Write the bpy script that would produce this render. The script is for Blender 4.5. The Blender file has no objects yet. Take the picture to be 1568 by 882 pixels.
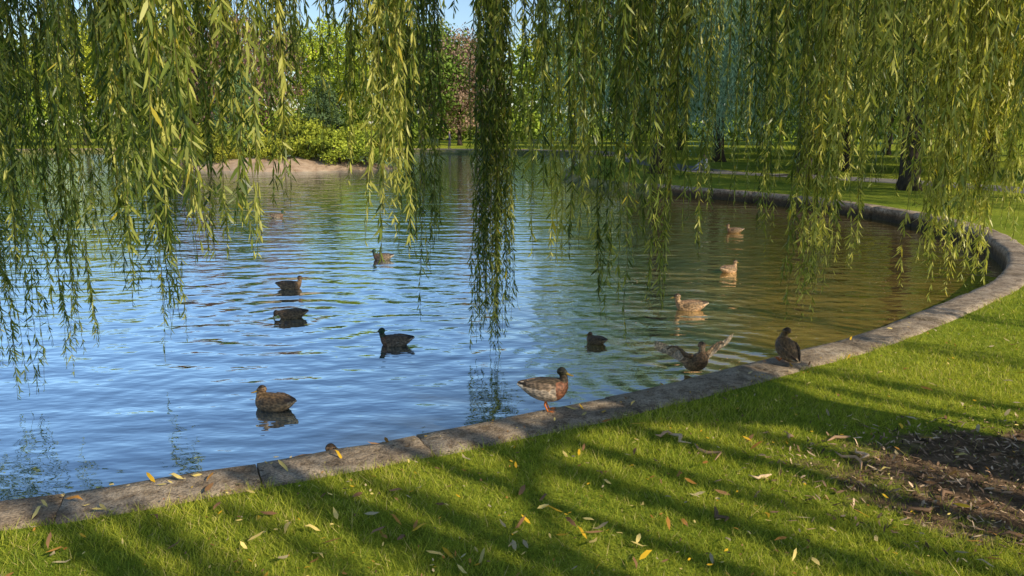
import bpy, bmesh, math, random
import numpy as np
from mathutils import Vector, Matrix
from mathutils.bvhtree import BVHTree
rng=np.random.default_rng(11); random.seed(11)
R=math.radians
scene=bpy.context.scene
COL=scene.collection
WATER=-0.35
# ------------------------------------------------------------------ helpers
def mesh_tris(name,V,F,tint=None,smooth=False):
    V=np.asarray(V,dtype=np.float32); F=np.asarray(F,dtype=np.int32)
    me=bpy.data.meshes.new(name)
    me.vertices.add(len(V)); me.vertices.foreach_set('co',V.ravel())
    me.loops.add(F.size); me.loops.foreach_set('vertex_index',F.ravel())
    me.polygons.add(len(F)); me.polygons.foreach_set('loop_start',np.arange(len(F),dtype=np.int32)*3)
    if smooth: me.polygons.foreach_set('use_smooth',np.ones(len(F),dtype=bool))
    me.update(calc_edges=True)
    if tint is not None:
        a=me.attributes.new('tint','FLOAT_COLOR','POINT')
        c=np.ones((len(V),4),dtype=np.float32); c[:,:3]=tint
        a.data.foreach_set('color',c.ravel())
    return me
def add_obj(name,me,mat=None,parent=None,loc=None):
    o=bpy.data.objects.new(name,me); COL.objects.link(o)
    if mat is not None and me is not None and len(me.materials)==0: me.materials.append(mat)
    if parent: o.parent=parent
    if loc is not None: o.location=loc
    return o
def empty(name,loc=(0,0,0),rotz=0,scale=1):
    o=bpy.data.objects.new(name,None); COL.objects.link(o); o.location=loc
    o.rotation_euler=(0,0,rotz); o.scale=(scale,)*3; o.empty_display_size=.2
    return o
class Acc:
    def __init__(s): s.V=[];s.F=[];s.T=[];s.n=0
    def add(s,V,F,T=None):
        s.V.append(V); s.F.append(np.asarray(F)+s.n); s.n+=len(V)
        if T is None: T=(.1,.1,.1)
        T=np.asarray(T,dtype=float)
        if T.ndim==1: T=np.tile(T,(len(V),1))
        s.T.append(T)
    def mesh(s,name,smooth=False):
        return mesh_tris(name,np.vstack(s.V),np.vstack(s.F),np.vstack(s.T),smooth)
def unit(a): return a/np.maximum(np.linalg.norm(a,axis=-1,keepdims=True),1e-9)
def leaves(P,D,L,W,tint,bend=.15):
    n=len(P); D=unit(D); Rn=rng.normal(size=(n,3))
    S=unit(np.cross(D,Rn)); N=np.cross(S,D)
    L=np.broadcast_to(L,(n,))[:,None]; W=np.broadcast_to(W,(n,))[:,None]
    b=(rng.uniform(-1,1,(n,1))*bend+bend*.3)*L
    v=np.stack([P, P+D*L*.3+S*W*.5+N*b*.1, P+D*L*.3-S*W*.5+N*b*.1,
                P+D*L*.68+S*W*.38+N*b*.5, P+D*L*.68-S*W*.38+N*b*.5, P+D*L+N*b],axis=1).reshape(-1,3)
    f=np.array([[0,2,1],[1,2,4],[1,4,3],[3,4,5]])
    F=(np.arange(n)[:,None,None]*6+f[None]).reshape(-1,3)
    return v,F,np.repeat(tint,6,axis=0)
def rhombs(P,L,W,tint,flat=None):
    n=len(P); D=unit(rng.normal(size=(n,3)))
    if flat is not None: D=unit(D*np.array(flat))
    S=unit(np.cross(D,rng.normal(size=(n,3))))
    L=np.broadcast_to(L,(n,))[:,None]; W=np.broadcast_to(W,(n,))[:,None]
    v=np.stack([P-D*L*.5,P+S*W*.5,P+D*L*.5,P-S*W*.5],axis=1).reshape(-1,3)
    f=np.array([[0,1,2],[0,2,3]])
    F=(np.arange(n)[:,None,None]*4+f[None]).reshape(-1,3)
    return v,F,np.repeat(tint,4,axis=0)
def tube(pts,rad,seg=8,wob=0.0):
    pts=np.asarray(pts,float); n=len(pts); V=[];F=[]
    ref=np.array([0.0,0,1])
    T=np.gradient(pts,axis=0); T=unit(T)
    if abs(T[0][2])>.9: ref=np.array([1.0,0,0])
    u=unit(np.cross(T[0],ref))
    for i in range(n):
        u=unit(u-T[i]*np.dot(u,T[i])); w=np.cross(T[i],u)
        for k in range(seg):
            a=2*math.pi*k/seg
            r=rad[i]*(1+wob*math.sin(3*a+i*.35)+wob*.7*math.sin(5*a+1.3+i*.2)+wob*.5*rng.uniform(-1,1))
            V.append(pts[i]+(u*math.cos(a)+w*math.sin(a))*r)
    for i in range(n-1):
        for k in range(seg):
            a=i*seg+k;b=i*seg+(k+1)%seg;c=a+seg;d=b+seg
            F+= [[a,b,d],[a,d,c]]
    V.append(pts[0]);V.append(pts[-1])
    for k in range(seg):
        F.append([n*seg,(k+1)%seg,k]); F.append([n*seg+1,(n-1)*seg+k,(n-1)*seg+(k+1)%seg])
    return np.array(V),np.array(F)
def bez(p0,p1,p2,n):
    t=np.linspace(0,1,n)[:,None]
    p0,p1,p2=map(lambda q:np.asarray(q,float),(p0,p1,p2))
    return (1-t)**2*p0+2*(1-t)*t*p1+t*t*p2
# ------------------------------------------------------------------ materials
def newmat(name):
    m=bpy.data.materials.new(name); m.use_nodes=True; nt=m.node_tree; nt.nodes.clear()
    out=nt.nodes.new('ShaderNodeOutputMaterial'); return m,nt,out
def N(nt,t,**k):
    n=nt.nodes.new(t)
    for a,b in k.items(): setattr(n,a,b)
    return n
def math_n(nt,op,a,b=None,c=None):
    n=N(nt,'ShaderNodeMath',operation=op)
    for i,x in enumerate((a,b,c)):
        if x is None: continue
        if isinstance(x,(int,float)): n.inputs[i].default_value=x
        else: nt.links.new(x,n.inputs[i])
    return n.outputs[0]
def ramp(nt,fac,stops):
    r=N(nt,'ShaderNodeValToRGB'); e=r.color_ramp.elements
    while len(e)<len(stops): e.new(.5)
    for i,(p,c) in enumerate(stops):
        e[i].position=p; e[i].color=(*c,1) if len(c)==3 else c
    nt.links.new(fac,r.inputs[0]); return r.outputs[0]
def noise_n(nt,vec,scale,detail=3,rough=.55):
    n=N(nt,'ShaderNodeTexNoise'); n.inputs['Scale'].default_value=scale
    n.inputs['Detail'].default_value=detail; n.inputs['Roughness'].default_value=rough
    if vec is not None: nt.links.new(vec,n.inputs['Vector'])
    return n.outputs['Fac']
def mixc(nt,fac,a,b,mode='MIX'):
    m=N(nt,'ShaderNodeMix',data_type='RGBA',blend_type=mode)
    for s,x in ((0,fac),(6,a),(7,b)):
        if isinstance(x,(int,float)): m.inputs[s].default_value=x
        elif isinstance(x,tuple): m.inputs[s].default_value=(*x,1)
        else: nt.links.new(x,m.inputs[s])
    return m.outputs[2]
def leaf_mat(name,trans=.35,rough=.45,gain=1.0,objrand=False,spec=.35):
    m,nt,out=newmat(name)
    at=N(nt,'ShaderNodeAttribute',attribute_name='tint'); c=at.outputs['Color']
    if objrand:
        oi=N(nt,'ShaderNodeObjectInfo')
        hs=N(nt,'ShaderNodeHueSaturation'); nt.links.new(c,hs.inputs['Color'])
        mr=N(nt,'ShaderNodeMapRange'); nt.links.new(oi.outputs['Random'],mr.inputs[0])
        mr.inputs[3].default_value=.475; mr.inputs[4].default_value=.52
        nt.links.new(mr.outputs[0],hs.inputs['Hue'])
        mr2=N(nt,'ShaderNodeMapRange'); nt.links.new(oi.outputs['Random'],mr2.inputs[0])
        mr2.inputs[3].default_value=.8*gain; mr2.inputs[4].default_value=1.25*gain
        nt.links.new(mr2.outputs[0],hs.inputs['Value']); c=hs.outputs[0]
    p=N(nt,'ShaderNodeBsdfPrincipled'); nt.links.new(c,p.inputs['Base Color'])
    p.inputs['Roughness'].default_value=rough; p.inputs['Specular IOR Level'].default_value=spec
    if trans<=0:
        nt.links.new(p.outputs[0],out.inputs[0]); return m
    t=N(nt,'ShaderNodeBsdfTranslucent'); nt.links.new(mixc(nt,1.0,c,(1.6,1.6,.7),'MULTIPLY'),t.inputs['Color'])
    mx=N(nt,'ShaderNodeMixShader'); mx.inputs[0].default_value=trans
    nt.links.new(p.outputs[0],mx.inputs[1]); nt.links.new(t.outputs[0],mx.inputs[2])
    nt.links.new(mx.outputs[0],out.inputs[0]); return m
def bump_n(nt,h,strength,dist):
    b=N(nt,'ShaderNodeBump'); b.inputs['Strength'].default_value=strength; b.inputs['Distance'].default_value=dist
    nt.links.new(h,b.inputs['Height']); return b.outputs[0]
def simple(name,stops,scale=8,detail=5,rough=.8,bump=.4,bdist=.02,vscale=(1,1,1),spec=.3):
    m,nt,out=newmat(name); tc=N(nt,'ShaderNodeTexCoord'); mp=N(nt,'ShaderNodeMapping')
    mp.inputs['Scale'].default_value=vscale; nt.links.new(tc.outputs['Object'],mp.inputs[0])
    n=noise_n(nt,mp.outputs[0],scale,detail,.65)
    p=N(nt,'ShaderNodeBsdfPrincipled'); nt.links.new(ramp(nt,n,stops),p.inputs['Base Color'])
    p.inputs['Roughness'].default_value=rough; p.inputs['Specular IOR Level'].default_value=spec
    if bump: nt.links.new(bump_n(nt,n,bump,bdist),p.inputs['Normal'])
    nt.links.new(p.outputs[0],out.inputs[0]); return m
M_willow=leaf_mat('willow_leaf',.36,.38)
M_crown=leaf_mat('tree_foliage',.12,.6,1.6,True,.1)
M_grass=leaf_mat('grass_blade',.35,.5,1.0,False,.15)
M_litter=leaf_mat('dry_leaf',0,.6,1.0,False,.2)
M_bark=simple('bark',[(.3,(.02,.015,.011)),(.55,(.065,.048,.034)),(.75,(.13,.10,.075))],6,8,.9,1.0,.05,(1,1,.25))
M_sand=simple('sandy_path',[(.3,(.3,.19,.12)),(.5,(.44,.31,.21)),(.7,(.54,.40,.28))],2.2,8,.9,1.0,.1)
M_path=simple('asphalt_path',[(.3,(.16,.15,.14)),(.7,(.26,.245,.23))],5,6,.9,.3,.01)
def mat_granite():
    m,nt,out=newmat('granite'); tc=N(nt,'ShaderNodeTexCoord'); v=tc.outputs['Object']
    a=noise_n(nt,v,1.7,6,.65); b=noise_n(nt,v,70,3,.7); c=noise_n(nt,v,9,5,.7); d=noise_n(nt,v,26,5,.75)
    base=ramp(nt,a,[(.32,(.24,.18,.12)),(.5,(.40,.31,.22)),(.68,(.52,.42,.31))])
    sp=ramp(nt,b,[(.35,(.45,.45,.45)),(.5,(1,1,1)),(.68,(1.35,1.32,1.25))])
    st=ramp(nt,c,[(.36,(.5,.45,.38)),(.55,(1,1,1))])
    s2=ramp(nt,d,[(.34,(.35,.32,.27)),(.46,(1,1,1))])
    col=mixc(nt,1.0,mixc(nt,1.0,mixc(nt,1.0,base,sp,'MULTIPLY'),st,'MULTIPLY'),s2,'MULTIPLY')
    sx=N(nt,'ShaderNodeSeparateXYZ'); nt.links.new(v,sx.inputs[0])
    wet=ramp(nt,math_n(nt,'MULTIPLY_ADD',sx.outputs[2],2.0,math_n(nt,'MULTIPLY_ADD',c,.25,.6)),[(.2,(.16,.14,.08)),(.45,(.35,.28,.19)),(.66,(1,1,1))])
    col=mixc(nt,1.0,col,wet,'MULTIPLY')
    p=N(nt,'ShaderNodeBsdfPrincipled'); nt.links.new(col,p.inputs['Base Color']); p.inputs['Roughness'].default_value=.85
    h=math_n(nt,'ADD',math_n(nt,'ADD',math_n(nt,'MULTIPLY',b,.3),c),math_n(nt,'MULTIPLY',d,.8))
    nt.links.new(bump_n(nt,h,1.0,.02),p.inputs['Normal']); nt.links.new(p.outputs[0],out.inputs[0]); return m
M_granite=mat_granite()
MUL=(4.35,5.0); 
def mat_ground():
    m,nt,out=newmat('lawn_ground'); tc=N(nt,'ShaderNodeTexCoord'); v=tc.outputs['Object']
    a=noise_n(nt,v,.35,5); b=noise_n(nt,v,9,6,.7); c=noise_n(nt,v,60,3,.7)
    g1=ramp(nt,a,[(.35,(.22,.30,.03)),(.65,(.40,.46,.055))])
    g2=ramp(nt,b,[(.3,(.5,.5,.4)),(.6,(1.15,1.1,1.0))])
    g3=ramp(nt,c,[(.3,(.5,.5,.5)),(.65,(1.25,1.25,1.2))])
    g=mixc(nt,1.0,mixc(nt,1.0,g1,g2,'MULTIPLY'),g3,'MULTIPLY')
    dirt=ramp(nt,b,[(.3,(.05,.033,.02)),(.5,(.20,.13,.075)),(.7,(.42,.28,.17))])
    sx=N(nt,'ShaderNodeSeparateXYZ'); nt.links.new(v,sx.inputs[0])
    dx=math_n(nt,'DIVIDE',math_n(nt,'SUBTRACT',sx.outputs[0],MUL[0]),2.3)
    dy=math_n(nt,'DIVIDE',math_n(nt,'SUBTRACT',sx.outputs[1],MUL[1]),1.05)
    d=math_n(nt,'ADD',math_n(nt,'MULTIPLY',dx,dx),math_n(nt,'MULTIPLY',dy,dy))
    n2=noise_n(nt,v,2.5,4)
    k=math_n(nt,'ADD',d,math_n(nt,'MULTIPLY',math_n(nt,'SUBTRACT',n2,.5),1.6))
    mask=ramp(nt,k,[(.7,(1,1,1)),(1.15,(0,0,0))])
    col=mixc(nt,mask,g,dirt)
    p=N(nt,'ShaderNodeBsdfPrincipled'); nt.links.new(col,p.inputs['Base Color']); p.inputs['Roughness'].default_value=.95
    p.inputs['Specular IOR Level'].default_value=.1
    nt.links.new(bump_n(nt,math_n(nt,'ADD',b,c),.9,.04),p.inputs['Normal']); nt.links.new(p.outputs[0],out.inputs[0]); return m
M_ground=mat_ground()
def mat_water():
    m,nt,out=newmat('pond_water'); tc=N(nt,'ShaderNodeTexCoord'); v=tc.outputs['Object']
    mp=N(nt,'ShaderNodeMapping'); mp.inputs['Scale'].default_value=(.7,1.7,1); mp.inputs['Rotation'].default_value=(0,0,R(10))
    nt.links.new(v,mp.inputs[0])
    mp2=N(nt,'ShaderNodeMapping'); mp2.inputs['Scale'].default_value=(.8,1.6,1); mp2.inputs['Rotation'].default_value=(0,0,R(-22))
    nt.links.new(v,mp2.inputs[0])
    n1=noise_n(nt,mp.outputs[0],1.15,1,.5); n2=noise_n(nt,mp2.outputs[0],4.0,2,.5)
    h=math_n(nt,'ADD',n1,math_n(nt,'MULTIPLY',n2,.32))
    for (x,y,amp,k) in ((-3.2,11.1,.75,13),(-3.78,13.2,.5,11),(-1.49,9.7,.18,22),(2.05,8.4,.5,20),(2.7,11.6,.18,22),(-2.36,7.4,.14,24),(4.12,14.7,.2,18)):
        vd=N(nt,'ShaderNodeVectorMath',operation='DISTANCE'); nt.links.new(v,vd.inputs[0]); vd.inputs[1].default_value=(x,y,WATER)
        d=vd.outputs['Value']
        s=math_n(nt,'SINE',math_n(nt,'MULTIPLY',d,k))
        e=math_n(nt,'POWER',2.718,math_n(nt,'MULTIPLY',d,-.5))
        h=math_n(nt,'ADD',h,math_n(nt,'MULTIPLY',math_n(nt,'MULTIPLY',s,e),amp*.3))
    nrm=bump_n(nt,h,1.0,.033)
    dif=N(nt,'ShaderNodeBsdfDiffuse')
    sx=N(nt,'ShaderNodeSeparateXYZ'); nt.links.new(v,sx.inputs[0])
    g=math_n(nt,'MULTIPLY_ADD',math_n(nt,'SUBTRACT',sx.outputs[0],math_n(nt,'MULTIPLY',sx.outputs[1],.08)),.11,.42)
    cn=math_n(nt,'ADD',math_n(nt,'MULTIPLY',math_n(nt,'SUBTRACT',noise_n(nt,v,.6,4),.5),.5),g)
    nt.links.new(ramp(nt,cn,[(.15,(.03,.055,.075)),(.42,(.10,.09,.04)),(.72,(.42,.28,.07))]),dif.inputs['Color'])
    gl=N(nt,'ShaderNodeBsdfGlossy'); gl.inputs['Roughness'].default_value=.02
    nt.links.new(ramp(nt,cn,[(.2,(.84,.94,1.0)),(.75,(.92,.86,.68))]),gl.inputs['Color'])  # reflection colour painted by position: bluer to the left, warmer to the right
    nt.links.new(nrm,gl.inputs['Normal'])
    fr=N(nt,'ShaderNodeFresnel'); fr.inputs['IOR'].default_value=1.6; nt.links.new(nrm,fr.inputs['Normal'])
    cl_=N(nt,'ShaderNodeClamp'); nt.links.new(cn,cl_.inputs[0])
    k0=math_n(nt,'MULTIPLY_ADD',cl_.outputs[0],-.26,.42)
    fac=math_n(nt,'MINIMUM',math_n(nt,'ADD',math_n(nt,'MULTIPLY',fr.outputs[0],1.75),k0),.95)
    mx=N(nt,'ShaderNodeMixShader'); nt.links.new(fac,mx.inputs[0]); nt.links.new(dif.outputs[0],mx.inputs[1]); nt.links.new(gl.outputs[0],mx.inputs[2])
    nt.links.new(mx.outputs[0],out.inputs[0]); return m
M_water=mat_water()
# ------------------------------------------------------------------ pond outline
ctrl=[(-20,3.8),(-12,4.0),(-7,4.3),(-5,4.5),(-3.325,4.73),(-2.25,5.15),(-.93,5.75),(.794,6.66),(1.9,7.35),(2.872,8.02),(4.182,8.98),(6.0,10.6),(7.52,12.09),
 (8.88,13.9),(9.89,15.84),(10.75,18.4),(10.94,21.4),(10.38,24.3),(8.99,27.5),(6.9,30.35),(4.2,34),(2.8,40),(4,50),(6,62),(3,72),(-10,76),(-30,77),(-50,74),(-70,62),(-82,42),(-74,20),(-52,8),(-34,4.4)]
def catmull(P,per):
    P=[np.array(p,float) for p in P]; n=len(P); out=[]
    for i in range(n):
        a,b,c,d=P[i-1],P[i],P[(i+1)%n],P[(i+2)%n]
        k=max(3,int(np.linalg.norm(c-b)/per))
        for j in range(k):
            t=j/k
            out.append(.5*((2*b)+(c-a)*t+(2*a-5*b+4*c-d)*t*t+(3*b-a-3*c+d)*t**3))
    return np.array(out)
O=catmull(ctrl,.3)
def resample(P,step):
    Q=np.vstack([P,P[:1]]); s=np.r_[0,np.cumsum(np.linalg.norm(np.diff(Q,axis=0),axis=1))]
    n=int(s[-1]/step); t=np.linspace(0,s[-1],n,endpoint=False)
    return np.c_[np.interp(t,s,Q[:,0]),np.interp(t,s,Q[:,1])]
O=resample(O,.3)
def normals(P):
    T=unit(np.roll(P,-1,0)-np.roll(P,1,0)); return np.c_[T[:,1],-T[:,0]]
ON=normals(O); C0=np.array([-20,38.0])
def offs(d): return O+ON*d
def loopmesh(name,loops,zs,closed=True,center=None):
    n=len(loops[0]); V=np.vstack([np.c_[l,np.full(n,z)] for l,z in zip(loops,zs)]); F=[]
    m=n if closed else n-1
    i=np.arange(m); j=(i+1)%n
    for k in range(len(loops)-1):
        a=i+k*n;b=j+k*n;c=a+n;d=b+n
        F.append(np.c_[a,c,d]);F.append(np.c_[a,d,b])
    if center is not None:
        V=np.vstack([V,[[*center,zs[0]]]]); F.append(np.c_[i,j,np.full(m,len(V)-1)])
    return mesh_tris(name,V,np.vstack(F))
base=offs(.25)
ks=[1,1.05,1.15,1.35,1.8,3,8,40]
add_obj('lawn_ground',loopmesh('lawn_ground',[C0+(base-C0)*k for k in ks],[0]*len(ks)),M_ground)
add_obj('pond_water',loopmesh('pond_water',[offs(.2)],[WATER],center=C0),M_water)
FARB=(O[:,1]>31.5)
def build_curb():
    A=Acc(); n=len(O); i=0
    prof=[(0,-.8),(0,-.3),(0,-.15),(0,-.02),(.025,.018),(.12,.026),(.22,.024),(.33,.027),(.425,.018),(.45,-.008),(.45,-.12)]
    while i<n:
        L=int(rng.integers(4,8)); idx=[(i+k)%n for k in range(L+1)]
        if FARB[idx[0]]: i+=L; continue
        dz=rng.uniform(-.008,.008); do=rng.uniform(-.012,.012)
        pts=O[idx].copy(); nn=ON[idx]
        t0=unit(pts[1]-pts[0]); t1=unit(pts[-1]-pts[-2]); pts[0]+=t0*.006; pts[-1]-=t1*.006
        m=len(prof); V=[]
        for p,q in zip(pts,nn):
            jit=rng.normal(0,.006)
            for (o,z) in prof:
                w=jit+rng.normal(0,.005)
                V.append((*(p+q*(o+do+w)), z+dz+rng.normal(0,.004)))
        F=[]
        for a in range(L):
            for b in range(m-1):
                p=a*m+b; F+=[[p,p+m,p+m+1],[p,p+m+1,p+1]]
        for b in range(1,m-1):
            F+=[[0,b,b+1],[L*m,L*m+b+1,L*m+b]]
        A.add(np.array(V),np.array(F)); i+=L
    return A.mesh('stone_curb')
add_obj('stone_curb',build_curb(),M_granite)
idx=np.where(FARB)[0]
M_bank=simple('bank_soil',[(.35,(.06,.07,.02)),(.5,(.17,.17,.045)),(.7,(.34,.26,.15))],1.4,6,.95,.8,.06)
wv=.12*np.sin(np.arange(len(idx))*.31)+.1*np.sin(np.arange(len(idx))*.73)
lp=[O[idx]+ON[idx]*(o+wv[:,None]*k) for o,k in ((-.75,1),(-.3,1),(.05,.6),(.27,0))]
add_obj('pond_bank',loopmesh('pond_bank',lp,[-.6,-.30,-.08,.004],closed=False),M_bank)
def strip(name,sel,o1,o2,z,mat):
    idx=np.where(sel)[0]
    A_=O[idx]+ON[idx]*o1[idx][:,None]; B_=O[idx]+ON[idx]*o2[idx][:,None]
    add_obj(name,loopmesh(name,[A_,B_],[z,z],closed=False),mat)
Yv=O[:,1];Xv=O[:,0]
selr=(Xv>2.5)&(Yv>14)&(Yv<60)
w8=np.where(Yv<34,8.5,np.clip(8.5-(Yv-34)*.3,2,9))
strip('asphalt_path',selr,w8,w8+2.6,.004,M_path)
self_=(Yv>61)
strip('shore_path',self_,np.full(len(O),.8),np.full(len(O),4.2),.008,M_sand)
def inside(P,poly):
    x,y=P[:,0],P[:,1]; r=np.zeros(len(P),bool); n=len(poly)
    for i in range(n):
        x1,y1=poly[i];x2,y2=poly[(i+1)%n]
        if y1==y2: continue
        c=((y1>y)!=(y2>y))&(x<(x2-x1)*(y-y1)/(y2-y1)+x1); r^=c
    return r
pol=offs(.44)
# ------------------------------------------------------------------ grass
def lown(x,y): return (np.sin(x*1.7+y*.9)+np.sin(x*.8-y*2.1+1)+np.sin(x*3.9+y*3.1+2)*.6+np.sin(-x*5.7+y*4.3)*.4)/3
def mulchk(x,y):
    d=((x-MUL[0])/2.3)**2+((y-MUL[1])/1.05)**2
    return d+lown(x*2.2,y*2.2)*.28
n=520000
th=rng.uniform(R(-42),R(42),n); r=3.3+rng.random(n)**1.15*14.5
gx=r*np.sin(th); gy=r*np.cos(th)
edge=.02*np.sin(gx*9+gy*5)+.02*np.sin(gx*21-gy*13)
keep=~inside(np.c_[gx+.62*edge,gy-.78*edge],pol)
mk=mulchk(gx,gy); keep&=(rng.random(n)<np.clip((mk-.6)/.6,.05,1))
gx=gx[keep];gy=gy[keep];r=r[keep];n=len(gx)
ln=lown(gx,gy)
tuft=np.sin(gx*23+np.sin(gy*17)*2)*np.sin(gy*26+np.sin(gx*19)*2)
h=rng.uniform(.02,.055,n)*(1+.25*ln+.45*tuft)*np.where(rng.random(n)<.05,1.6,1); w=.0038*np.sqrt(np.maximum(r,4)/4.0)*rng.uniform(.7,1.4,n)
az=rng.uniform(0,2*np.pi,n); la=rng.uniform(0,2*np.pi,n)+tuft; lean=h*rng.uniform(.2,1.4,n)
B=np.c_[gx,gy,np.zeros(n)]; S=np.c_[np.cos(az),np.sin(az),np.zeros(n)]*w[:,None]
T=B+np.c_[np.cos(la)*lean,np.sin(la)*lean,h]
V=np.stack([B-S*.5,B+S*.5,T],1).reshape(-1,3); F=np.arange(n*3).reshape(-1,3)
g0=np.array([.20,.31,.03]);g1=np.array([.68,.68,.09]);g2=np.array([.80,.64,.28])
pn=.5*np.sin(gx*7.3+2*np.sin(gy*5.1))*np.sin(gy*8.7+2*np.sin(gx*4.3))
t=np.clip(.5+.3*ln+.2*tuft+.3*pn+rng.normal(0,.25,n),0,1)[:,None]
c=g0*(1-t)+g1*t; dry=rng.random(n)<.06+.10*np.clip(ln,0,1); c[dry]=g2
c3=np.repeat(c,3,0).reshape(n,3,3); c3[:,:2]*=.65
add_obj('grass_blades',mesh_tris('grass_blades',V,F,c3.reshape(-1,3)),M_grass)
# ------------------------------------------------------------------ fallen leaves, mulch, floating bits
def flat_leaves(P,L,W,tint,tilt=.25):
    n=len(P); a=rng.uniform(0,6.28,n)
    D=np.c_[np.cos(a),np.sin(a),rng.normal(0,tilt,n)]
    D=unit(D); S=unit(np.c_[-np.sin(a),np.cos(a),rng.normal(0,tilt,n)]); Nn=np.cross(D,S)
    L=L[:,None];W=W[:,None]; b=rng.uniform(-.15,.2,(n,1))*L
    v=np.stack([P-D*L*.5,P-D*L*.2+S*W*.5+Nn*b*.3,P-D*L*.2-S*W*.5+Nn*b*.3,P+D*L*.2+S*W*.4+Nn*b,P+D*L*.2-S*W*.4+Nn*b,P+D*L*.5],1).reshape(-1,3)
    f=np.array([[0,2,1],[1,2,4],[1,4,3],[3,4,5]])
    return v,(np.arange(n)[:,None,None]*6+f[None]).reshape(-1,3),np.repeat(tint,6,0)
A=Acc(); n=2300
th=rng.uniform(R(-42),R(42),n); r=3.6+rng.random(n)**1.3*8; P=np.c_[r*np.sin(th),r*np.cos(th)]
P=P[~inside(P,offs(.05))]; n=len(P)
pal=np.array([[.80,.48,.03],[.5,.24,.05],[.28,.15,.07],[.8,.62,.2],[.55,.44,.24]])
big=rng.random(n)<.22
A.add(*flat_leaves(np.c_[P,rng.uniform(.035,.06,n)],np.where(big,rng.uniform(.07,.14,n),rng.uniform(.02,.05,n)),np.where(big,rng.uniform(.018,.034,n),rng.uniform(.008,.016,n)),pal[rng.integers(0,5,n)]*rng.uniform(.6,1.1,(n,1))))
add_obj('fallen_leaves',A.mesh('fallen_leaves'),M_litter)
A=Acc(); n=13000
P=np.c_[rng.uniform(1.3,7.5,n),rng.uniform(3.2,7.1,n)]; k=mulchk(P[:,0],P[:,1]); P=P[(k<2.0)&(rng.random(n)<np.clip(1.5-k,0.06,1))]; n=len(P)
pal=np.array([[.58,.36,.21],[.40,.25,.15],[.70,.50,.32],[.20,.12,.07],[.08,.05,.03]])
A.add(*flat_leaves(np.c_[P,rng.uniform(.004,.04,n)],rng.uniform(.02,.09,n),rng.uniform(.006,.02,n),pal[rng.integers(0,5,n)]*rng.uniform(.6,1.1,(n,1)),.4))
for i in range(22):
    x,y=rng.uniform(1.0,5.5),rng.uniform(4.2,5.9); a=rng.uniform(0,6.28); l=rng.uniform(.1,.3)
    q=[(x+math.cos(a+.3*math.sin(j*2+i))*l*j/4,y+math.sin(a+.3*math.sin(j*2+i))*l*j/4,.03+.01*math.sin(j*1.7+i)) for j in range(5)]
    v,f=tube(q,[.004,.011,.014,.009,.003],7,.3); A.add(v,f,pal[rng.integers(0,4)])
add_obj('bark_mulch',A.mesh('bark_mulch'),M_litter)
A=Acc(); n=800
P=np.c_[rng.uniform(.2,8,n),rng.uniform(7.2,15,n)]; P=P[inside(P,offs(-.05))]; n=len(P)
A.add(*flat_leaves(np.c_[P,np.full(n,WATER+.004)],rng.uniform(.008,.03,n),rng.uniform(.005,.012,n),pal[rng.integers(0,3,n)],.02))
add_obj('floating_leaves',A.mesh('floating_leaves'),M_litter)
# ------------------------------------------------------------------ willow (near)
G1=np.array([.05,.09,.015]);G2=np.array([.21,.26,.045]);G3=np.array([.58,.55,.15])  # light painted into leaf tint: G1 shaded leaves, G3 sunlit golden highlights
def strand(A,x,y,zt,zb,L,space,lean,bright=0.5,wf=1.0):  # bright: how sunlit the strand's leaf tint is painted
    H=zt-zb; 
    if H<.3: return
    n=max(6,int(H/space)); t=np.sort(rng.random(n))
    ph=rng.uniform(0,6.28,4); am=rng.uniform(.01,.045)
    def path(t):
        s=t*H
        return np.c_[x+lean[0]*t**1.3+am*np.sin(s*1.9+ph[0])+.012*np.sin(s*7+ph[1]), y+lean[1]*t**1.3+am*np.sin(s*1.6+ph[2])+.012*np.sin(s*6+ph[3]), zt-s]
    P=path(t)
    az=rng.uniform(0,6.28,n); an=np.radians(rng.uniform(6,52,n))
    D=np.c_[np.cos(az)*np.sin(an),np.sin(az)*np.sin(an),-np.cos(an)]
    sz=np.clip((1-t)*H*1.6+.5,.5,1)
    LL=L*.94*rng.uniform(.6,1.25,n)*sz; WW=LL*rng.uniform(.11,.18,n)*wf
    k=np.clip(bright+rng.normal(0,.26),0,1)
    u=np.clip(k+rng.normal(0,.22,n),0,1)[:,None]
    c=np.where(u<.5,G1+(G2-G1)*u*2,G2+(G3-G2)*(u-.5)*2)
    y_=rng.random(n)<.01; c[y_]=(.6,.48,.06)
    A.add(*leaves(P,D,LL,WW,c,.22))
    m=max(4,int(H/.35)); q=path(np.linspace(0,1,m))
    v,f=tube(q,np.linspace(.005,.0018,m),3); A.add(v,f,(.18,.17,.05))
limbT=[(-5,7.5,5.9),(-3,5.2,5.7),(-.3,9.3,6.0),(1,6.5,5.8),(3,8.5,5.8),(4.8,9.5,6.0),(5.6,-.6,6.4),(9,-3,6.6),(11,2,6.6),(11,6,6.6)]
CR=np.array([6.9,2.85,3.2]); limbs=[]
wt=empty('weeping_willow',(0,0,0))
WB=Acc()
tp=np.array([[7.05,2.75,-.15],[7.03,2.76,.12],[7.0,2.78,.5],[6.98,2.8,1.2],[6.92,2.82,2.0],[6.9,2.85,2.8],[6.88,2.85,3.5]])
v,f=tube(tp,[.78,.6,.5,.45,.42,.44,.40],20,.06); WB.add(v,f)
for a in (150,175,205,240,300,20,80,120):
    d=np.array([math.cos(R(a)),math.sin(R(a)),0]); l=rng.uniform(1.3,2.8)
    pts=[tp[1]+d*.3+[0,0,.05]]+[np.array([7.05,2.75,0])+d*(l*s)+[rng.normal(0,.05),rng.normal(0,.05),.06-.14*s] for s in (.35,.6,.8,1)]
    v,f=tube(pts,[.2,.13,.09,.06,.03],8,.08); WB.add(v,f)
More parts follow.
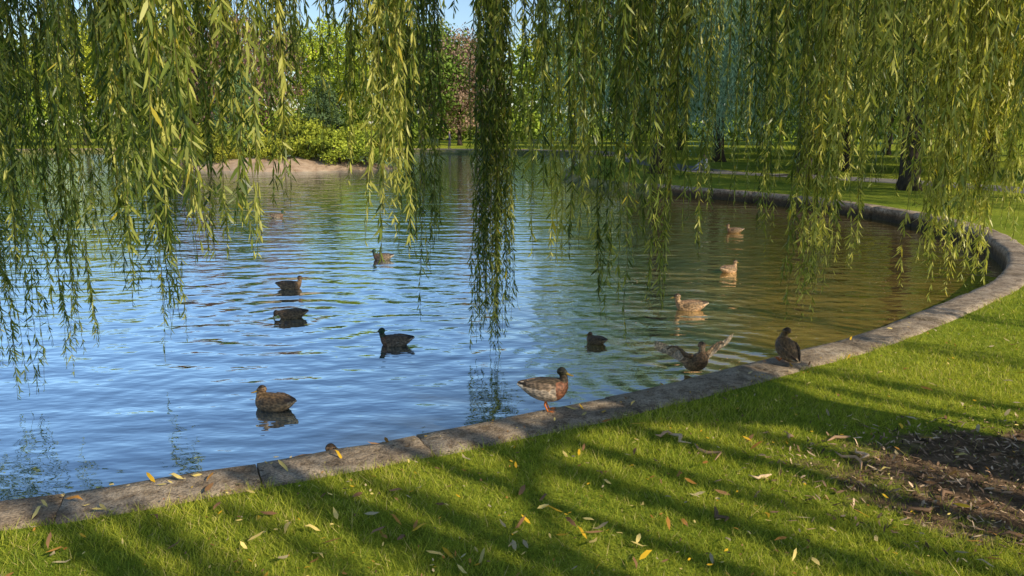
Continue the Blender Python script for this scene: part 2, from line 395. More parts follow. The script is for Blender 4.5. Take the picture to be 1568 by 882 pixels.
for T_ in limbT:
    T_=np.array(T_,float); mid=(CR+T_)/2+[0,0,1.9]; p=bez(CR,mid,T_,14); limbs.append(p)
    v,f=tube(p,np.linspace(.2,.025,14),9,.05); WB.add(v,f)
allp=np.vstack(limbs)
WL=Acc()
def clump(x,y,ztip,wd,ns,L=.11,bright=.5,ztop=None,space=.023,var=1.3,twigs=True,wf=1.0,stretch=None):
    zt=(ztop if ztop else 5.0)+rng.uniform(-.2,.3)
    for i in range(int(ns)):
        a=rng.uniform(0,6.28); rr=wd*math.sqrt(rng.random())
        ox,oy=math.cos(a)*rr,math.sin(a)*rr
        if stretch: e=rng.uniform(-1,1)*stretch; ox+=.78*e; oy-=.62*e
        zb=ztip+(0 if i==0 else rng.random()**1.2*var)
        strand(WL,x+ox,y+oy,zt+rng.uniform(-.4,.4),zb,L,space,(rng.normal(0,.06),rng.normal(0,.06)),bright,wf)
    if twigs:
        q=np.array([x,y,zt]); j=np.argmin(np.linalg.norm(allp-q,axis=1)); p=bez(allp[j],(allp[j]+q)/2+[0,0,.35],q,6)
        v,f=tube(p,np.linspace(.025,.006,6),5); WB.add(v,f)
cl=[(-4.84,7.14,-.10,.2,14,.10,.3),(-4.74,7.41,-.28,.14,10,.10,.3),(-4.18,7.26,-.03,.12,9,.10,.35),(-3.28,6.33,.92,.2,15,.11,.4),
(-3.70,8.26,-.15,.14,12,.11,.35),(-3.55,7.9,.2,.14,9,.11,.35),(-2.3,4.9,1.43,.16,15,.13,.5),(-1.76,4.24,1.67,.15,14,.13,.55),(-2.02,5.42,1.46,.2,16,.12,.45),
(-1.59,4.96,1.71,.18,13,.12,.45),(-1.66,6.0,1.77,.18,12,.11,.4),(-1.65,7.07,2.1,.12,6,.11,.3),(-1.1,6.14,1.5,.13,13,.12,.6),
(-.83,5.52,1.42,.12,13,.12,.7),(-.89,6.91,1.26,.15,13,.11,.35),(-.82,8.27,.35,.11,12,.10,.3),
(.25,6.41,1.29,.12,10,.12,.6),(.19,7.52,1.73,.12,8,.11,.5),(.56,6.9,1.2,.16,13,.12,.55),(.93,7.76,.42,.15,12,.11,.5),(.99,6.75,.5,.06,3,.10,.6),
(1.28,7.3,.70,.18,15,.11,.55),(.87,5.93,1.47,.18,16,.11,.5),(1.48,6.96,1.49,.18,15,.11,.5),(1.86,7.89,1.04,.06,3,.10,.5),(2.97,10.96,1.06,.35,16,.10,.25),
(2.84,8.89,.94,.14,11,.11,.4),(2.92,7.77,.46,.17,17,.11,.7),(2.9,7.33,.82,.18,17,.11,.75),(3.49,8.37,.89,.24,18,.11,.65),(4.07,9.04,1.67,.25,13,.11,.4),
(3.95,8.02,1.69,.18,13,.11,.5),(3.92,7.31,.70,.19,20,.11,.95),(4.38,7.83,.77,.19,20,.11,.95),(4.18,7.06,.95,.18,18,.11,1.0),(4.33,7.0,1.5,.17,16,.11,.95),
(4.3,6.6,2.2,.17,12,.11,.85),(-3.6,5.86,1.14,.18,13,.11,.35),(-3.5,5.4,1.46,.18,12,.11,.4),(-4.3,6.6,.7,.25,18,.11,.3),(-2.9,5.6,1.6,.2,13,.12,.45),(-2.6,6.8,1.3,.2,13,.11,.35),
(-5.3,7.8,.2,.2,9,.1,.35),(-6.2,8.6,.3,.3,9,.1,.4),(5.3,8.2,1.2,.2,12,.11,.9),(4.9,7.4,1.7,.18,12,.11,.95),(-4.0,7.0,.35,.3,14,.1,.3)]
for c_ in cl: clump(*c_)
clump(-.23,9.23,-.34,.17,26,.11,.3,var=.9); clump(-.2,9.05,.1,.24,26,.11,.35,var=1.0)
for i in range(108):
    y=rng.uniform(5.0,10.5); s=rng.uniform(-.68,.7); x=s*y
    if -.09<s<-.035 or .005<s<.035 or -.265<s<-.22 or -.59<s<-.555 or .235<s<.26: continue
    lo=2.0 if s<.2 else 1.6
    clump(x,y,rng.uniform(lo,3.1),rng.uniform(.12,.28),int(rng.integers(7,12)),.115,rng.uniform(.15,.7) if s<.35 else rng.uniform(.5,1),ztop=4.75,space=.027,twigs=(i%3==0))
# hanging curtains on the landward side of the tree (throw the banded shade on the lawn)
def qs(q,s): return (q*.62+s*.78, q*.78-s*.62)
for (q,s,zt,wd,ns,stt) in [(1.75,4.2,.7,.13,20,.5),(2.1,4.8,1.1,.1,11,.5),(2.95,5.0,.6,.16,32,.6),(3.3,5.6,.8,.14,18,.6),(3.85,5.2,1.1,.07,12,.5),(4.3,5.6,.7,.12,18,.5),(4.75,5.0,1.4,.05,9,.4),
    (5.3,5.4,1.3,.09,13,.5),(5.75,6.2,1.2,.08,10,.4),(7.3,5.0,1.9,.05,7,.4),(7.75,5.6,1.4,.12,11,.4),(9.3,4.5,1.5,.22,11,.6),(11.2,4.0,2.0,.2,11,.7),(2.5,5.2,1.0,.04,4,.3),(1.0,4.6,.8,.15,12,.5)]:
    x,y=qs(q,s); clump(x,y,zt,wd,ns,.15,.5,5.8,space=.04,var=2.0,wf=1.6,stretch=stt)
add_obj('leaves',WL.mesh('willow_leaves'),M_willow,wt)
add_obj('trunk_and_limbs',WB.mesh('willow_wood',True),M_bark,wt)
# ------------------------------------------------------------------ background trees
def tree_meshes(name,h,rw,base,c1,c2,nb,per,leaf,conical=False,trunk_r=.3):
    T=Acc(); tr=np.array([[0,0,-.1],[.02,0,.4],[.08,.05,h*.2],[-.05,.1,h*.4],[.0,0,h*.62]])
    v,f=tube(tr,[trunk_r*1.5,trunk_r*1.05,trunk_r*.85,trunk_r*.6,trunk_r*.25],9,.06); T.add(v,f)
    cz=(h+base)/2; rz=(h-base)/2
    A=Acc()
    for i in range(nb):
        u=unit(rng.normal(size=3)); q=rng.random()**.45
        z=cz+u[2]*rz*q
        fr=(z-base)/(h-base)
        rr=rw*(1-fr)**.8*1.1 if conical else rw*math.sqrt(max(0,1-((z-cz)/rz)**2))*rng.uniform(.75,1.12)
        a=rng.uniform(0,6.28); rad=rr*rng.random()**.5
        cpos=np.array([math.cos(a)*rad,math.sin(a)*rad,z])
        sp=rw*rng.uniform(.09,.2)
        P=cpos+rng.normal(size=(per,3))*sp*np.array([1,1,.6])
        k=np.clip(rng.random()*.7+rng.random((per,1))*.4,0,1)
        L=leaf*rng.uniform(.6,1.4,per)
        A.add(*rhombs(P,L,L*.6,np.array(c1)*(1-k)+np.array(c2)*k))
        if i%5==0:
            s=tr[2]+(tr[4]-tr[2])*rng.random()
            p=bez(s,(s+cpos)/2+[0,0,.4],cpos,5); v,f=tube(p,np.linspace(trunk_r*.35,.03,5),5); T.add(v,f)
    return T.mesh(name+'_wood',True),A.mesh(name+'_crown')
def willow_far(name,h,rw,c1,c2,low=1.0):
    T=Acc(); tr=np.array([[0,0,-.1],[.05,0,.5],[.2,.1,h*.25],[0,.2,h*.45],[0,0,h*.65]])
    v,f=tube(tr,[.5,.36,.3,.24,.12],10,.07); T.add(v,f)
    A=Acc()
    for i in range(430):
        a=rng.uniform(0,6.28); q=math.sqrt(rng.random()); x,y=math.cos(a)*q*rw,math.sin(a)*q*rw
        zt=h*(.62+.38*math.sqrt(max(0,1-q*q)))*rng.uniform(.85,1); zb=low+(rng.random()**1.5)*h*.5+(1-q)*h*.25
        if zt-zb<.8: continue
        n=int((zt-zb)/.1); z=rng.uniform(zb,zt,n)
        P=np.c_[x+rng.normal(0,.14,n)+.1*np.sin(z*1.3+i),y+rng.normal(0,.14,n),z]
        D=np.c_[rng.normal(0,.4,n),rng.normal(0,.4,n),-np.ones(n)]; k=np.clip(rng.random()*.7+rng.random((n,1))*.35,0,1)
        v,F,t=leaves(P,D,rng.uniform(.16,.32,n),rng.uniform(.035,.06,n),np.array(c1)*(1-k)+np.array(c2)*k); A.add(v,F,t)
        if i%18==0:
            p=bez(tr[3],(tr[3]+np.array([x,y,zt]))/2+[0,0,1],(x,y,zt),6); v,f=tube(p,np.linspace(.15,.03,6),6); T.add(v,f)
    return T.mesh(name+'_wood',True),A.mesh(name+'_crown')
def place(name,ms,x,y,s=1,rz=0,z=0):
    e=empty(name,(x,y,z),rz,s)
    add_obj('trunk',ms[0],M_bark,e); add_obj('crown',ms[1],M_crown,e); return e
maple=[tree_meshes('mapleA',15,5.8,2.4,(.03,.055,.008),(.17,.24,.025),150,110,.34),
       tree_meshes('mapleB',16,6.5,3.2,(.06,.09,.010),(.36,.37,.035),150,110,.34),
       tree_meshes('mapleC',14,6.0,2.2,(.025,.045,.010),(.13,.19,.03),150,110,.34)]
beech=tree_meshes('beech',15,6.0,1.8,(.06,.035,.03),(.24,.15,.12),150,110,.34)
spruce=tree_meshes('spruce',6,1.7,.4,(.03,.055,.025),(.10,.15,.06),90,70,.16,True,.1)
shrub=tree_meshes('shrub',2.2,1.5,.0,(.08,.11,.015),(.32,.35,.04),50,80,.16,False,.06)
wfar=[willow_far('willowA',13,6.0,(.06,.11,.07),(.22,.31,.21),.8),willow_far('willowB',12,5.5,(.03,.055,.014),(.14,.21,.035),.9)]
xs=-88
row=0
while xs<62:
    ms=maple[row%3]; y=92+rng.uniform(-3,6)
    if not (-34<xs<-24 or -9<xs<-1): place('maple_tree',ms,xs,y,rng.uniform(.8,1.0) if xs<8 else rng.uniform(.9,1.1),rng.uniform(0,6))
    xs+=rng.uniform(7.5,11); row+=1
place('copper_beech_tree',beech,-29,87,.95,.5); place('copper_beech_tree',beech,-6,92,.85,2.0)
place('copper_beech_tree',beech,-38,92,.9,2.9)
A=Acc()
for i in range(52):
    x=-170+i*6.8+rng.uniform(-2,2); y=124+rng.uniform(-8,14); hh=rng.uniform(13,18)
    if -18<x<12: hh*=.85
    nb=44
    for j in range(nb):
        z=rng.uniform(.3,hh) if j%3 else rng.uniform(.2,5); rr=6.0*math.sqrt(max(.15,1-((z-hh*.4)/(hh*.65))**2)); cp=np.array([x+rng.uniform(-rr,rr),y+rng.uniform(-3,3),z])
        P=cp+rng.normal(size=(55,3))*np.array([1.2,1.1,.7]); k=np.clip(rng.random()*.7+rng.random((55,1))*.4,0,1)
        L=rng.uniform(.5,1.0,55); A.add(*rhombs(P,L,L*.65,np.array((.04,.065,.012))*(1-k)+np.array((.26,.32,.045))*k))
add_obj('distant_treeline',A.mesh('distant_treeline'),M_crown)
place('willow_tree',wfar[0],7.2,39.5,1.0,0); place('willow_tree',wfar[1],14.8,29.5,1.0,1.1)
place('willow_tree',wfar[1],19.5,24,.95,2.4); place('willow_tree',wfar[0],13.5,52,1.05,3); place('willow_tree',wfar[0],13.2,36,.9,4.2)
place('maple_tree',maple[2],17.5,42,1,0); place('maple_tree',maple[0],24,40,1,1); place('maple_tree',maple[2],33,48,1.05,2)
place('maple_tree',maple[0],21,58,1,4); place('maple_tree',maple[2],10,64,.9,4); place('maple_tree',maple[1],30,64,1,5);place('maple_tree',maple[2],42,60,1,5)
place('maple_tree',maple[1],36,30,1,3); place('maple_tree',maple[2],28,74,1,3); place('maple_tree',maple[0],16,76,1,3)
def mound(cx,cy,rx,ry,h):
    V=[];F=[];nr=8;na=60
    for i in range(nr):
        q=i/(nr-1)
        for k in range(na):
            a=2*math.pi*k/na; w=1+.08*math.sin(3*a)+.05*math.sin(7*a+1)+.03*math.sin(13*a)
            V.append((cx+rx*q*w*math.cos(a),cy+ry*q*w*math.sin(a),WATER-.1+(h+.1)*(1-q**3)*(1+.15*math.sin(5*a+q*4))+rng.normal(0,.03)))
    for i in range(nr-1):
        for k in range(na):
            a=i*na+k;b=i*na+(k+1)%na; F+=[[a,a+na,b+na],[a,b+na,b]]
    return mesh_tris('island',V,F,smooth=True)
add_obj('island_bank',mound(-14,50,6.8,3.2,.62),M_sand)
for (x,y,s) in [(-19,50.5,1.1),(-17,51,.9),(-15,49.6,.7),(-12.6,50.2,1.25),(-10.6,49.0,1.0),(-9,49.0,.9),(-13.8,52,1.3),(-8.6,50.6,1.1),(-17.8,49.3,.6)]:
    place('garden_shrub',shrub,x,y,s,rng.uniform(0,6),.1)
place('spruce_tree',spruce,-12.0,51.0,.9,0,.2); place('spruce_tree',spruce,-17.6,51.5,1.1,1,.2)
for (x,y,s) in [(24,22,1.1),(18.5,19,.9),(27,27,1)]: place('garden_shrub',shrub,x,y,s*.6,rng.uniform(0,6))
# ------------------------------------------------------------------ lamp posts on the far lawn
M_iron=simple('iron',[(.3,(.012,.014,.013)),(.7,(.025,.028,.026))],10,2,.5,.1,.002)
M_glass=simple('frosted_glass',[(.3,(.6,.6,.56)),(.7,(.7,.7,.66))],10,2,.3,0,.002)
def lamp(x,y):
    e=empty('street_lamp',(x,y,0)); 
    v,f=tube([(0,0,0),(0,0,.35),(0,0,.4),(0,0,3.2),(0,0,3.25),(0,0,3.3)],[.13,.11,.06,.045,.09,.05],10)
    add_obj('post',mesh_tris('post',v,f,smooth=True),M_iron,e)
    v,f=tube([(0,0,3.3),(0,0,3.35),(0,0,3.7),(0,0,3.72)],[.08,.12,.19,.17],8); add_obj('lantern',mesh_tris('lantern',v,f),M_glass,e)
    v,f=tube([(0,0,3.725),(0,0,3.78),(0,0,3.9),(0,0,4.0)],[.24,.2,.06,.02],8); add_obj('lantern_cap',mesh_tris('cap',v,f),M_iron,e)
lamp(-9.5,82); lamp(14.8,38.5); lamp(-40,81)
# ------------------------------------------------------------------ ducks
def mat_feather():
    m,nt,out=newmat('feathers'); at=N(nt,'ShaderNodeAttribute',attribute_name='tint')
    tc=N(nt,'ShaderNodeTexCoord'); mp=N(nt,'ShaderNodeMapping'); mp.inputs['Scale'].default_value=(.55,1,1.0); nt.links.new(tc.outputs['Object'],mp.inputs[0])
    vo=N(nt,'ShaderNodeTexVoronoi'); vo.inputs['Scale'].default_value=58; nt.links.new(mp.outputs[0],vo.inputs['Vector'])
    n=noise_n(nt,mp.outputs[0],30,4,.7)
    a=ramp(nt,vo.outputs['Distance'],[(.1,(.5,.48,.45)),(.5,(1.0,1,1)),(.75,(1.7,1.6,1.45))])
    b=ramp(nt,n,[(.3,(.6,.6,.6)),(.65,(1.25,1.25,1.25))])
    body=mixc(nt,1.0,mixc(nt,1.0,at.outputs['Color'],a,'MULTIPLY'),b,'MULTIPLY')
    p=N(nt,'ShaderNodeBsdfPrincipled'); nt.links.new(body,p.inputs['Base Color']); p.inputs['Roughness'].default_value=.6
    p.inputs['Specular IOR Level'].default_value=.3
    nt.links.new(bump_n(nt,vo.outputs['Distance'],.5,.004),p.inputs['Normal'])
    nt.links.new(p.outputs[0],out.inputs[0]); return m
M_feather=mat_feather()
M_leg=simple('duck_leg',[(.3,(.5,.13,.03)),(.7,(.65,.2,.04))],40,2,.5,.2,.002)
M_bill=simple('duck_bill',[(.3,(.26,.17,.035)),(.7,(.40,.27,.05))],40,2,.4,.1,.002)
M_eye=simple('duck_eye',[(.3,(.008,.006,.005)),(.7,(.012,.01,.008))],4,1,.1,0,.001,spec=.8)
def loft(rings,seg=16):
    V=[];F=[]
    for (c,s,u,a,b) in rings:
        c=np.array(c,float)
        for k in range(seg):
            t=2*math.pi*k/seg; V.append(c+np.array(s)*a*math.cos(t)+np.array(u)*b*math.sin(t))
    n=len(rings)
    for i in range(n-1):
        for k in range(seg):
            a=i*seg+k;b=i*seg+(k+1)%seg; F+=[[a,b,b+seg],[a,b+seg,a+seg]]
    V.append(np.mean(V[:seg],0));V.append(np.mean(V[(n-1)*seg:n*seg],0))
    for k in range(seg):
        F.append([n*seg,(k+1)%seg,k]);F.append([n*seg+1,(n-1)*seg+k,(n-1)*seg+(k+1)%seg])
    return np.array(V),np.array(F)
def dim(p,k): return {a:tuple(x*k for x in b) for a,b in p.items()}
FEM=dict(back=(.13,.085,.045),flank=(.20,.135,.075),breast=(.20,.12,.062),neck=(.21,.145,.085),head=(.17,.11,.065),crown=(.05,.033,.02),wing=(.115,.078,.047),tail=(.27,.2,.13),tipc=(.06,.04,.03))
TAN=dict(back=(.24,.15,.085),flank=(.34,.22,.13),breast=(.33,.21,.115),neck=(.32,.21,.12),head=(.25,.17,.10),crown=(.08,.05,.03),wing=(.18,.12,.07),tail=(.40,.30,.2),tipc=(.07,.05,.035))
MAL=dict(back=(.10,.075,.05),flank=(.36,.29,.23),breast=(.19,.08,.045),neck=(.07,.05,.032),head=(.045,.042,.026),crown=(.03,.028,.018),wing=(.19,.135,.095),tail=(.6,.54,.47),tipc=(.04,.03,.024))
DRK=dict(back=(.11,.08,.055),flank=(.20,.15,.105),breast=(.14,.08,.05),neck=(.045,.06,.035),head=(.025,.065,.035),crown=(.02,.04,.024),wing=(.13,.095,.068),tail=(.34,.29,.23),tipc=(.04,.03,.025))
X=(1,0,0);Y=(0,1,0);Z=(0,0,1)
def duck_mesh(key,pal,head=(.165,0,.185),hyaw=0,hpitch=-6,fat=1.0,spread=False,hs=1.14):
    parts=[];lab=[]
    def add(vf,l):
        parts.append(vf);lab.append(l)
    br=[(-.255,.098,.020,.005),(-.23,.09,.038,.014),(-.19,.072,.056,.036),(-.14,.056,.08,.062),(-.08,.046,.098,.082),(-.02,.042,.108,.094),(.05,.04,.106,.095),(.10,.044,.094,.086),(.14,.053,.072,.068),(.165,.062,.042,.042),(.18,.066,.012,.012)]
    add(loft([((x,0,z),Y,Z,a*fat,b*fat) for x,z,a,b in br],20),'body')
    H=np.array(head,float)
    npth=bez((.09,0,.06),(.17,0,.09) if head[2]>.12 else (.15,0,.09),H,8)
    v,f=tube(npth,[.075,.068,.056,.046,.039,.035,.033,.03],14); add((v,f),'neck')
    cy,sy=math.cos(R(hyaw)),math.sin(R(hyaw)); cp,sp=math.cos(R(hpitch)),math.sin(R(hpitch))
    fd=np.array([cy*cp,sy*cp,sp]); sd=np.array([-sy,cy,0]); ud=np.cross(fd,sd)
    hr=[(-.040,-.002,.008,.008),(-.032,0,.021,.022),(-.015,.003,.029,.032),(.004,.003,.030,.033),(.020,0,.025,.027),(.034,-.005,.017,.018),(.040,-.006,.012,.012)]
    add(loft([(H+(fd*x+ud*z)*hs,sd,ud,a*hs,b*hs) for x,z,a,b in hr],14),'head')
    if not spread:
        for s in (1,-1):
            wr=[(.11,.078,.055,.006,.012),(.08,.086,.062,.016,.036),(.02,.094,.072,.02,.05),(-.06,.086,.082,.02,.048),(-.13,.062,.094,.017,.034),(-.19,.036,.106,.011,.018),(-.235,.018,.113,.006,.008),(-.25,.01,.114,.003,.003)]
            add(loft([((x,s*y,z),Y,Z,a,b) for x,y,z,a,b in wr],12),'wing')
    V=[];F=[];FL=[];nn=0
    for (v,f),l in zip(parts,lab):
        V.append(v);F.append(f+nn);nn+=len(v);FL+=[l]*len(f)
    V=np.vstack(V);F=np.vstack(F)
    bvh=BVHTree.FromPolygons([tuple(p) for p in V],[tuple(int(i) for i in q) for q in F])
    me=mesh_tris('tmp',V,F); o=bpy.data.objects.new('tmp',me); COL.objects.link(o)
    md=o.modifiers.new('r','REMESH'); md.mode='VOXEL'; md.voxel_size=.0055; md.use_smooth_shade=True
    ms=o.modifiers.new('s','SMOOTH'); ms.iterations=3; ms.factor=.5
    dg=bpy.context.evaluated_depsgraph_get(); m2=bpy.data.meshes.new_from_object(o.evaluated_get(dg)); bpy.data.objects.remove(o)
    m2.name='duck_'+key
    nv=len(m2.vertices); co=np.zeros(nv*3,np.float32); m2.vertices.foreach_get('co',co); co=co.reshape(-1,3)
    cols=np.ones((nv,4),np.float32)
    for i,p in enumerate(co):
        hit=bvh.find_nearest(Vector(p)); l=FL[hit[2]]; x,y,z=p
        rel=p-H; 
        if l=='head' or (l=='neck' and np.linalg.norm(rel)<.04):
            u=float(np.dot(rel,ud)); c=pal['crown'] if u>.017 or abs(u-.005)<.004 and np.dot(rel,fd)>-.03 else pal['head']
        elif l=='neck': c=pal['neck'] if z>.11 else pal['breast']
        elif l=='wing':
            c=pal['wing']
            if x<-.17: c=pal['tipc']
            if -.10<x<-.04 and z<.062: c=pal['tail']
        else:
            if x>.085 and z<.12: c=pal['breast']
            elif x<-.2: c=pal['tail']
            elif z>.085: c=pal['back']
            else: c=pal['flank']
        cols[i,:3]=c
    a=m2.attributes.new('tint','FLOAT_COLOR','POINT'); a.data.foreach_set('color',cols.ravel())
    for p in m2.polygons: p.use_smooth=True
    m2.materials.append(M_feather)
    b=[(.030,-.006,.0155,.015),(.042,-.009,.0125,.010),(.056,-.013,.0115,.0065),(.072,-.015,.0135,.0045),(.084,-.016,.012,.0035),(.090,-.016,.005,.002)]
    v,f=loft([(H+(fd*x+ud*z)*hs,sd,ud,a_*hs,b_*hs) for x,z,a_,b_ in b],12); bm_=mesh_tris('bill_'+key,v,f,smooth=True); bm_.materials.append(M_bill)
    E=Acc()
    for s in (1,-1):
        c=H+(fd*.014+ud*.007+sd*s*.0265)*hs
        v,f=loft([(c+np.array(Z)*zz,X,Y,rr,rr) for zz,rr in ((-.005,.001),(-.0035,.0036),(0,.005),(.0035,.0036),(.005,.001))],8); E.add(v,f)
    em=E.mesh('eyes_'+key,True); em.materials.append(M_eye)
    return m2,bm_,em
def legs_mesh(hgt):
    A=Acc()
    for s in (1,-1):
        hip=np.array([-.0,s*.04,-.02]); knee=np.array([-.025,s*.042,-.02-hgt*.45]); foot=np.array([.0,s*.042,-.02-hgt+.006])
        v,f=tube([hip,(hip+knee)/2,knee,(knee*.4+foot*.6),foot],[.018,.012,.0085,.007,.008],8); A.add(v,f)
        toes=[foot+np.array([.062*math.cos(a),.062*math.sin(a),-.003]) for a in (R(-28),0,R(28))]
        for t in toes: v,f=tube([foot,(foot+t)/2+[0,0,.003],t],[.006,.0045,.003],6); A.add(v,f)
        v,f=tube([foot,foot+[-.02,0,0]],[.005,.003],5); A.add(v,f)
        w=np.array([foot+[0,0,.002],toes[0],(toes[0]+toes[1])/2-[.008,0,0],toes[1],(toes[1]+toes[2])/2-[.008,0,0],toes[2]])
        A.add(w,np.array([[0,1,2],[0,2,3],[0,3,4],[0,4,5]]))
    return A.mesh('legs',True)
def put_duck(ms,x,y,z,head_deg,sc=1.0,pitch=0,stand=0):
    e=empty('mallard_duck',(x,y,z),R(head_deg),sc)
    e.rotation_euler=(0,R(-pitch),R(head_deg))
    add_obj('body',ms[0],None,e);add_obj('bill',ms[1],None,e);add_obj('eyes',ms[2],None,e)
    if stand: add_obj('legs',legs_mesh(stand),M_leg,e)
    return e
d_f=duck_mesh('female',FEM); d_t=duck_mesh('tan',TAN); d_k=duck_mesh('drake',DRK)
d_rest=duck_mesh('rest',dim(FEM,.85),(.12,0,.165),25,-8,1.06)
d_low=duck_mesh('preen',dim(FEM,.9),(.215,.0,.075),10,-45)
d_std=duck_mesh('standing',MAL,(.135,-.0,.195),-14,-8,1.08)
d_up=duck_mesh('alert',dim(FEM,.9),(.12,0,.205),70,-6)
put_duck(d_rest,-2.36,7.39,WATER,158,1.08)
put_duck(d_k,-1.49,9.67,WATER,178,1.0)
put_duck(d_low,-3.2,11.1,WATER,184,1.0)
put_duck(d_f,-3.78,13.17,WATER,5,1.0)
put_duck(d_k,-2.69,16.1,WATER,176,1.0)
put_duck(d_t,4.12,14.7,WATER,35,1.0)
put_duck(d_t,2.68,11.6,WATER,176,1.12)
put_duck(d_f,-1.62,5.92,WATER,20,1.0)
put_duck(duck_mesh('resting_brown',dim(FEM,.8),(.12,0,.15),30,-8),1.07,9.75,WATER,140,.72)
put_duck(d_f,5.76,20.3,WATER,170,1.0); put_duck(d_k,-7.05,23.6,WATER,10,1.0)
put_duck(d_std,.30,6.34,.165,-8,1.0,4,.13)
put_duck(d_up,2.78,7.70,.13,100,.95,28,.10)
d_fl=duck_mesh('flapping',FEM,(.17,.02,.19),62,-10,1.0,True)
e=put_duck(d_fl,2.05,8.35,WATER+.13,-72,1.0,34)
def wing_mesh(s):
    A=Acc(); sh=np.array([.07,s*.07,.10])
    S_=unit(np.array([.12,s*1.0,.55])); Cc=np.array([-.80,0,-.60])
    Cc=unit(Cc-S_*np.dot(Cc,S_)); up=np.cross(S_,Cc)*s
    def W(a,c,u=0): 
        return sh+S_*a+Cc*c+up*(u)+np.array([0,0,-1.1])*max(0,a-.1)**2*.6
    arm=[W(0,0),W(.08,.03),W(.15,-.01),W(.23,-.03),W(.28,-.01),W(.32,.03)]
    v,f=tube(arm,[.03,.024,.018,.014,.010,.005],8); A.add(v,f,(.16,.11,.065))
    def fe(a,c,ang,L,Wd,col,u):
        d=S_*math.sin(ang)+Cc*math.cos(ang); P=W(a,c,u); sd=np.cross(up,d)
        ss=[0,.25,.6,.85,1];ww=[.5,.9,1,.8,.15]; V=[]
        for q,w in zip(ss,ww):
            V+= [P+d*L*q+sd*Wd*.5*w, P+d*L*q+up*.003, P+d*L*q-sd*Wd*.5*w]
        F=[]
        for i in range(4):
            b=i*3
            F+=[[b,b+3,b+4],[b,b+4,b+1],[b+1,b+4,b+5],[b+1,b+5,b+2]]
        A.add(np.array(V),np.array(F),col)
    for i in range(12):
        a=i/11*.22; fe(a,.02-.03*(a/.22),R(4+10*i/11),.13,.03,(.50,.42,.33) if 3<i<10 else (.36,.27,.18),.001*(i%2))
    for i in range(11):
        q=i/10; fe(.225+.06*q,-.02+.02*q,R(18+68*q),.14+.07*math.sin(q*2.2),.028,(.42,.34,.25),.001*(i%2)+.002)
    for i in range(14):
        a=i/13*.27; fe(a,.0-.025*(a/.27),R(6+30*(i/13)**2),.07,.028,(.28,.2,.125),.007)
    return A.mesh('wing')
for s in (1,-1): add_obj('wing_left' if s>0 else 'wing_right',wing_mesh(s),M_feather,e)
# ------------------------------------------------------------------ people far away + bench
def person(name,x,y,rz,pose,shirt,pants):
    if pose=='stand':
        J=[(0,0,.92,.15),(0,0,1.15,.14),(0,0,1.4,.17),(0,0,1.5,.07),(0,0,1.62,.10),(0,0,1.72,.09),
           (0,.1,.88,.1),(.06,.11,.48,.07),(0,.11,.06,.05),(.14,.12,.03,.04),(0,-.1,.88,.1),(-.06,-.11,.48,.07),(-.14,-.11,.08,.05),(0,-.12,.03,.04),
           (0,.2,1.4,.065),(-.03,.25,1.12,.05),(.08,.24,.88,.04),(0,-.2,1.4,.065),(.03,-.25,1.12,.05),(.12,-.24,.9,.04)]
    else:
        J=[(0,0,.12,.15),(0,0,.35,.14),(.03,0,.55,.16),(.04,0,.65,.07),(.06,0,.76,.10),(.06,0,.85,.085),
           (.05,.1,.12,.1),(.4,.14,.35,.07),(.62,.13,.08,.05),(.74,.13,.05,.04),(.05,-.1,.12,.1),(.4,-.14,.33,.07),(.64,-.13,.08,.05),(.76,-.13,.05,.04),
           (.03,.2,.56,.06),(.16,.25,.38,.05),(.36,.18,.38,.04),(.03,-.2,.56,.06),(.16,-.25,.38,.05),(.36,-.18,.38,.04)]
    Ed=[(0,1),(1,2),(2,3),(3,4),(4,5),(0,6),(6,7),(7,8),(8,9),(0,10),(10,11),(11,12),(12,13),(2,14),(14,15),(15,16),(2,17),(17,18),(18,19)]
    me=bpy.data.meshes.new(name); me.from_pydata([j[:3] for j in J],Ed,[]); o=bpy.data.objects.new(name,me); COL.objects.link(o)
    md=o.modifiers.new('skin','SKIN'); 
    for i,j in enumerate(J): me.skin_vertices[0].data[i].radius=(j[3],j[3])
    me.skin_vertices[0].data[0].use_root=True
    sb=o.modifiers.new('s','SUBSURF'); sb.levels=1; sb.render_levels=1
    dg=bpy.context.evaluated_depsgraph_get(); m2=bpy.data.meshes.new_from_object(o.evaluated_get(dg)); bpy.data.objects.remove(o)
    a=m2.attributes.new('tint','FLOAT_COLOR','POINT'); hz=max(j[2] for j in J)
    hip=J[0][2]
    for i,v in enumerate(m2.vertices):
        z=v.co.z
        if z>hz-.02: c=(.05,.03,.02)
        elif z>hz-.24: c=(.42,.26,.19)
        elif z>hip-.02 and v.co.x<.3: c=shirt
        else: c=pants
        a.data[i].color=(*c,1)
    for p in m2.polygons: p.use_smooth=True
    o=add_obj(name,m2,M_litter,None,(x,y,0)); o.rotation_euler=(0,0,rz)
person('seated_person',10.2,42.0,R(200),'sit',(.75,.77,.8),(.2,.25,.35))
person('walking_person',-6.2,79.5,R(0),'stand',(.08,.08,.12),(.04,.04,.06)); person('walking_person',-33,79.5,R(180),'stand',(.5,.2,.15),(.08,.1,.2))
M_wood=simple('bench_wood',[(.3,(.04,.06,.04)),(.7,(.07,.1,.07))],10,3,.6,.2,.01)
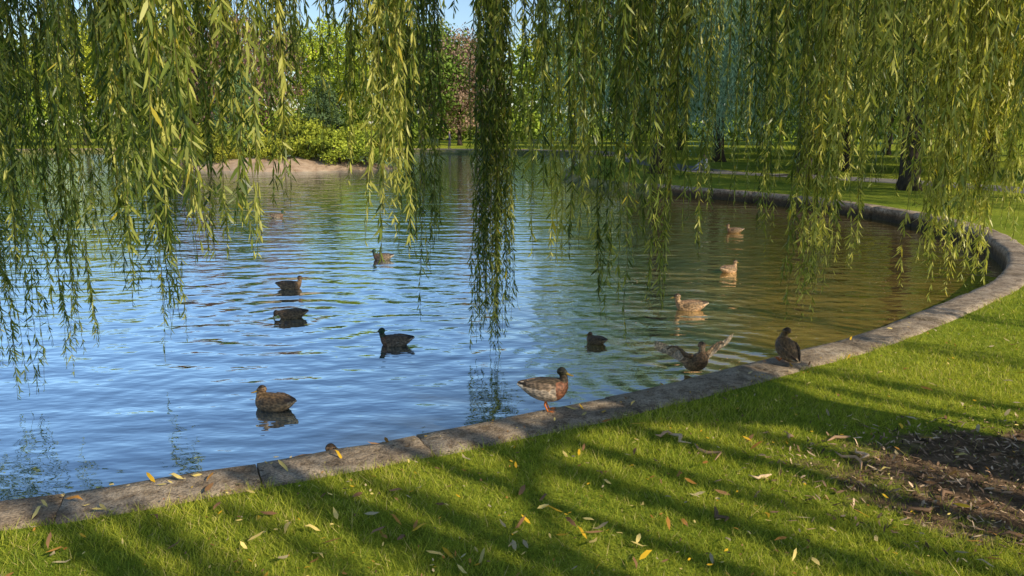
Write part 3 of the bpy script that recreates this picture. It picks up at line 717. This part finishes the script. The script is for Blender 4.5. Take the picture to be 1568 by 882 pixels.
def bench(x,y,rz):
    e=empty('park_bench',(x,y,0),rz)
    def box(nm,c,s):
        bm=bmesh.new(); bmesh.ops.create_cube(bm,size=1,matrix=Matrix.Translation(c)@Matrix.Diagonal((*s,1))); bmesh.ops.bevel(bm,geom=bm.edges[:],offset=.008,segments=1,affect='EDGES')
        me=bpy.data.meshes.new(nm); bm.to_mesh(me); bm.free(); add_obj(nm,me,M_wood,e)
    for i in range(4): box('seat_slat',(0,-.18+i*.12,.45),(1.8,.09,.03))
    for i in range(3): box('back_slat',(0,.27+i*.03,.6+i*.13),(1.8,.03,.09))
    for sx in (-.8,.8):
        box('leg_front',(sx,-.2,.215),(.06,.05,.43)); box('leg_back',(sx,.24,.42),(.06,.05,.84)); box('arm',(sx,0,.66),(.05,.45,.04))
bench(-8.5,83,R(180)); bench(3,81,R(170)); bench(-24,83,R(180))
# ------------------------------------------------------------------ light, sky, camera
EL=31; sd=np.array([.78*math.cos(R(EL)),-.62*math.cos(R(EL)),math.sin(R(EL))])
sun=bpy.data.lights.new('sun','SUN'); sun.energy=5.0; sun.angle=R(.55); sun.color=(1,.88,.66)
so=bpy.data.objects.new('sun',sun); COL.objects.link(so); so.rotation_euler=Vector(sd).to_track_quat('Z','Y').to_euler(); so.location=(20,-16,20)
wd=bpy.data.worlds.new('World'); scene.world=wd; wd.use_nodes=True; nt=wd.node_tree; nt.nodes.clear()
sk=nt.nodes.new('ShaderNodeTexSky'); sk.sky_type='NISHITA'; sk.sun_disc=False; sk.sun_elevation=R(EL); sk.sun_rotation=math.atan2(.78,-.62)
sk.air_density=1.0; sk.dust_density=.3; sk.ozone_density=3.0
bg=nt.nodes.new('ShaderNodeBackground'); bg.inputs[1].default_value=.15; ow=nt.nodes.new('ShaderNodeOutputWorld')
nt.links.new(sk.outputs[0],bg.inputs[0]); nt.links.new(bg.outputs[0],ow.inputs[0])
cam=bpy.data.cameras.new('Camera'); cam.sensor_width=36; cam.lens=27.7; cam.clip_end=4000; cam.clip_start=.05
co=bpy.data.objects.new('Camera',cam); COL.objects.link(co); co.location=(0,0,2.4); co.rotation_euler=(R(90-11.75),0,0)
scene.camera=co
scene.view_settings.view_transform='Standard'; scene.view_settings.look='None'; scene.view_settings.exposure=0
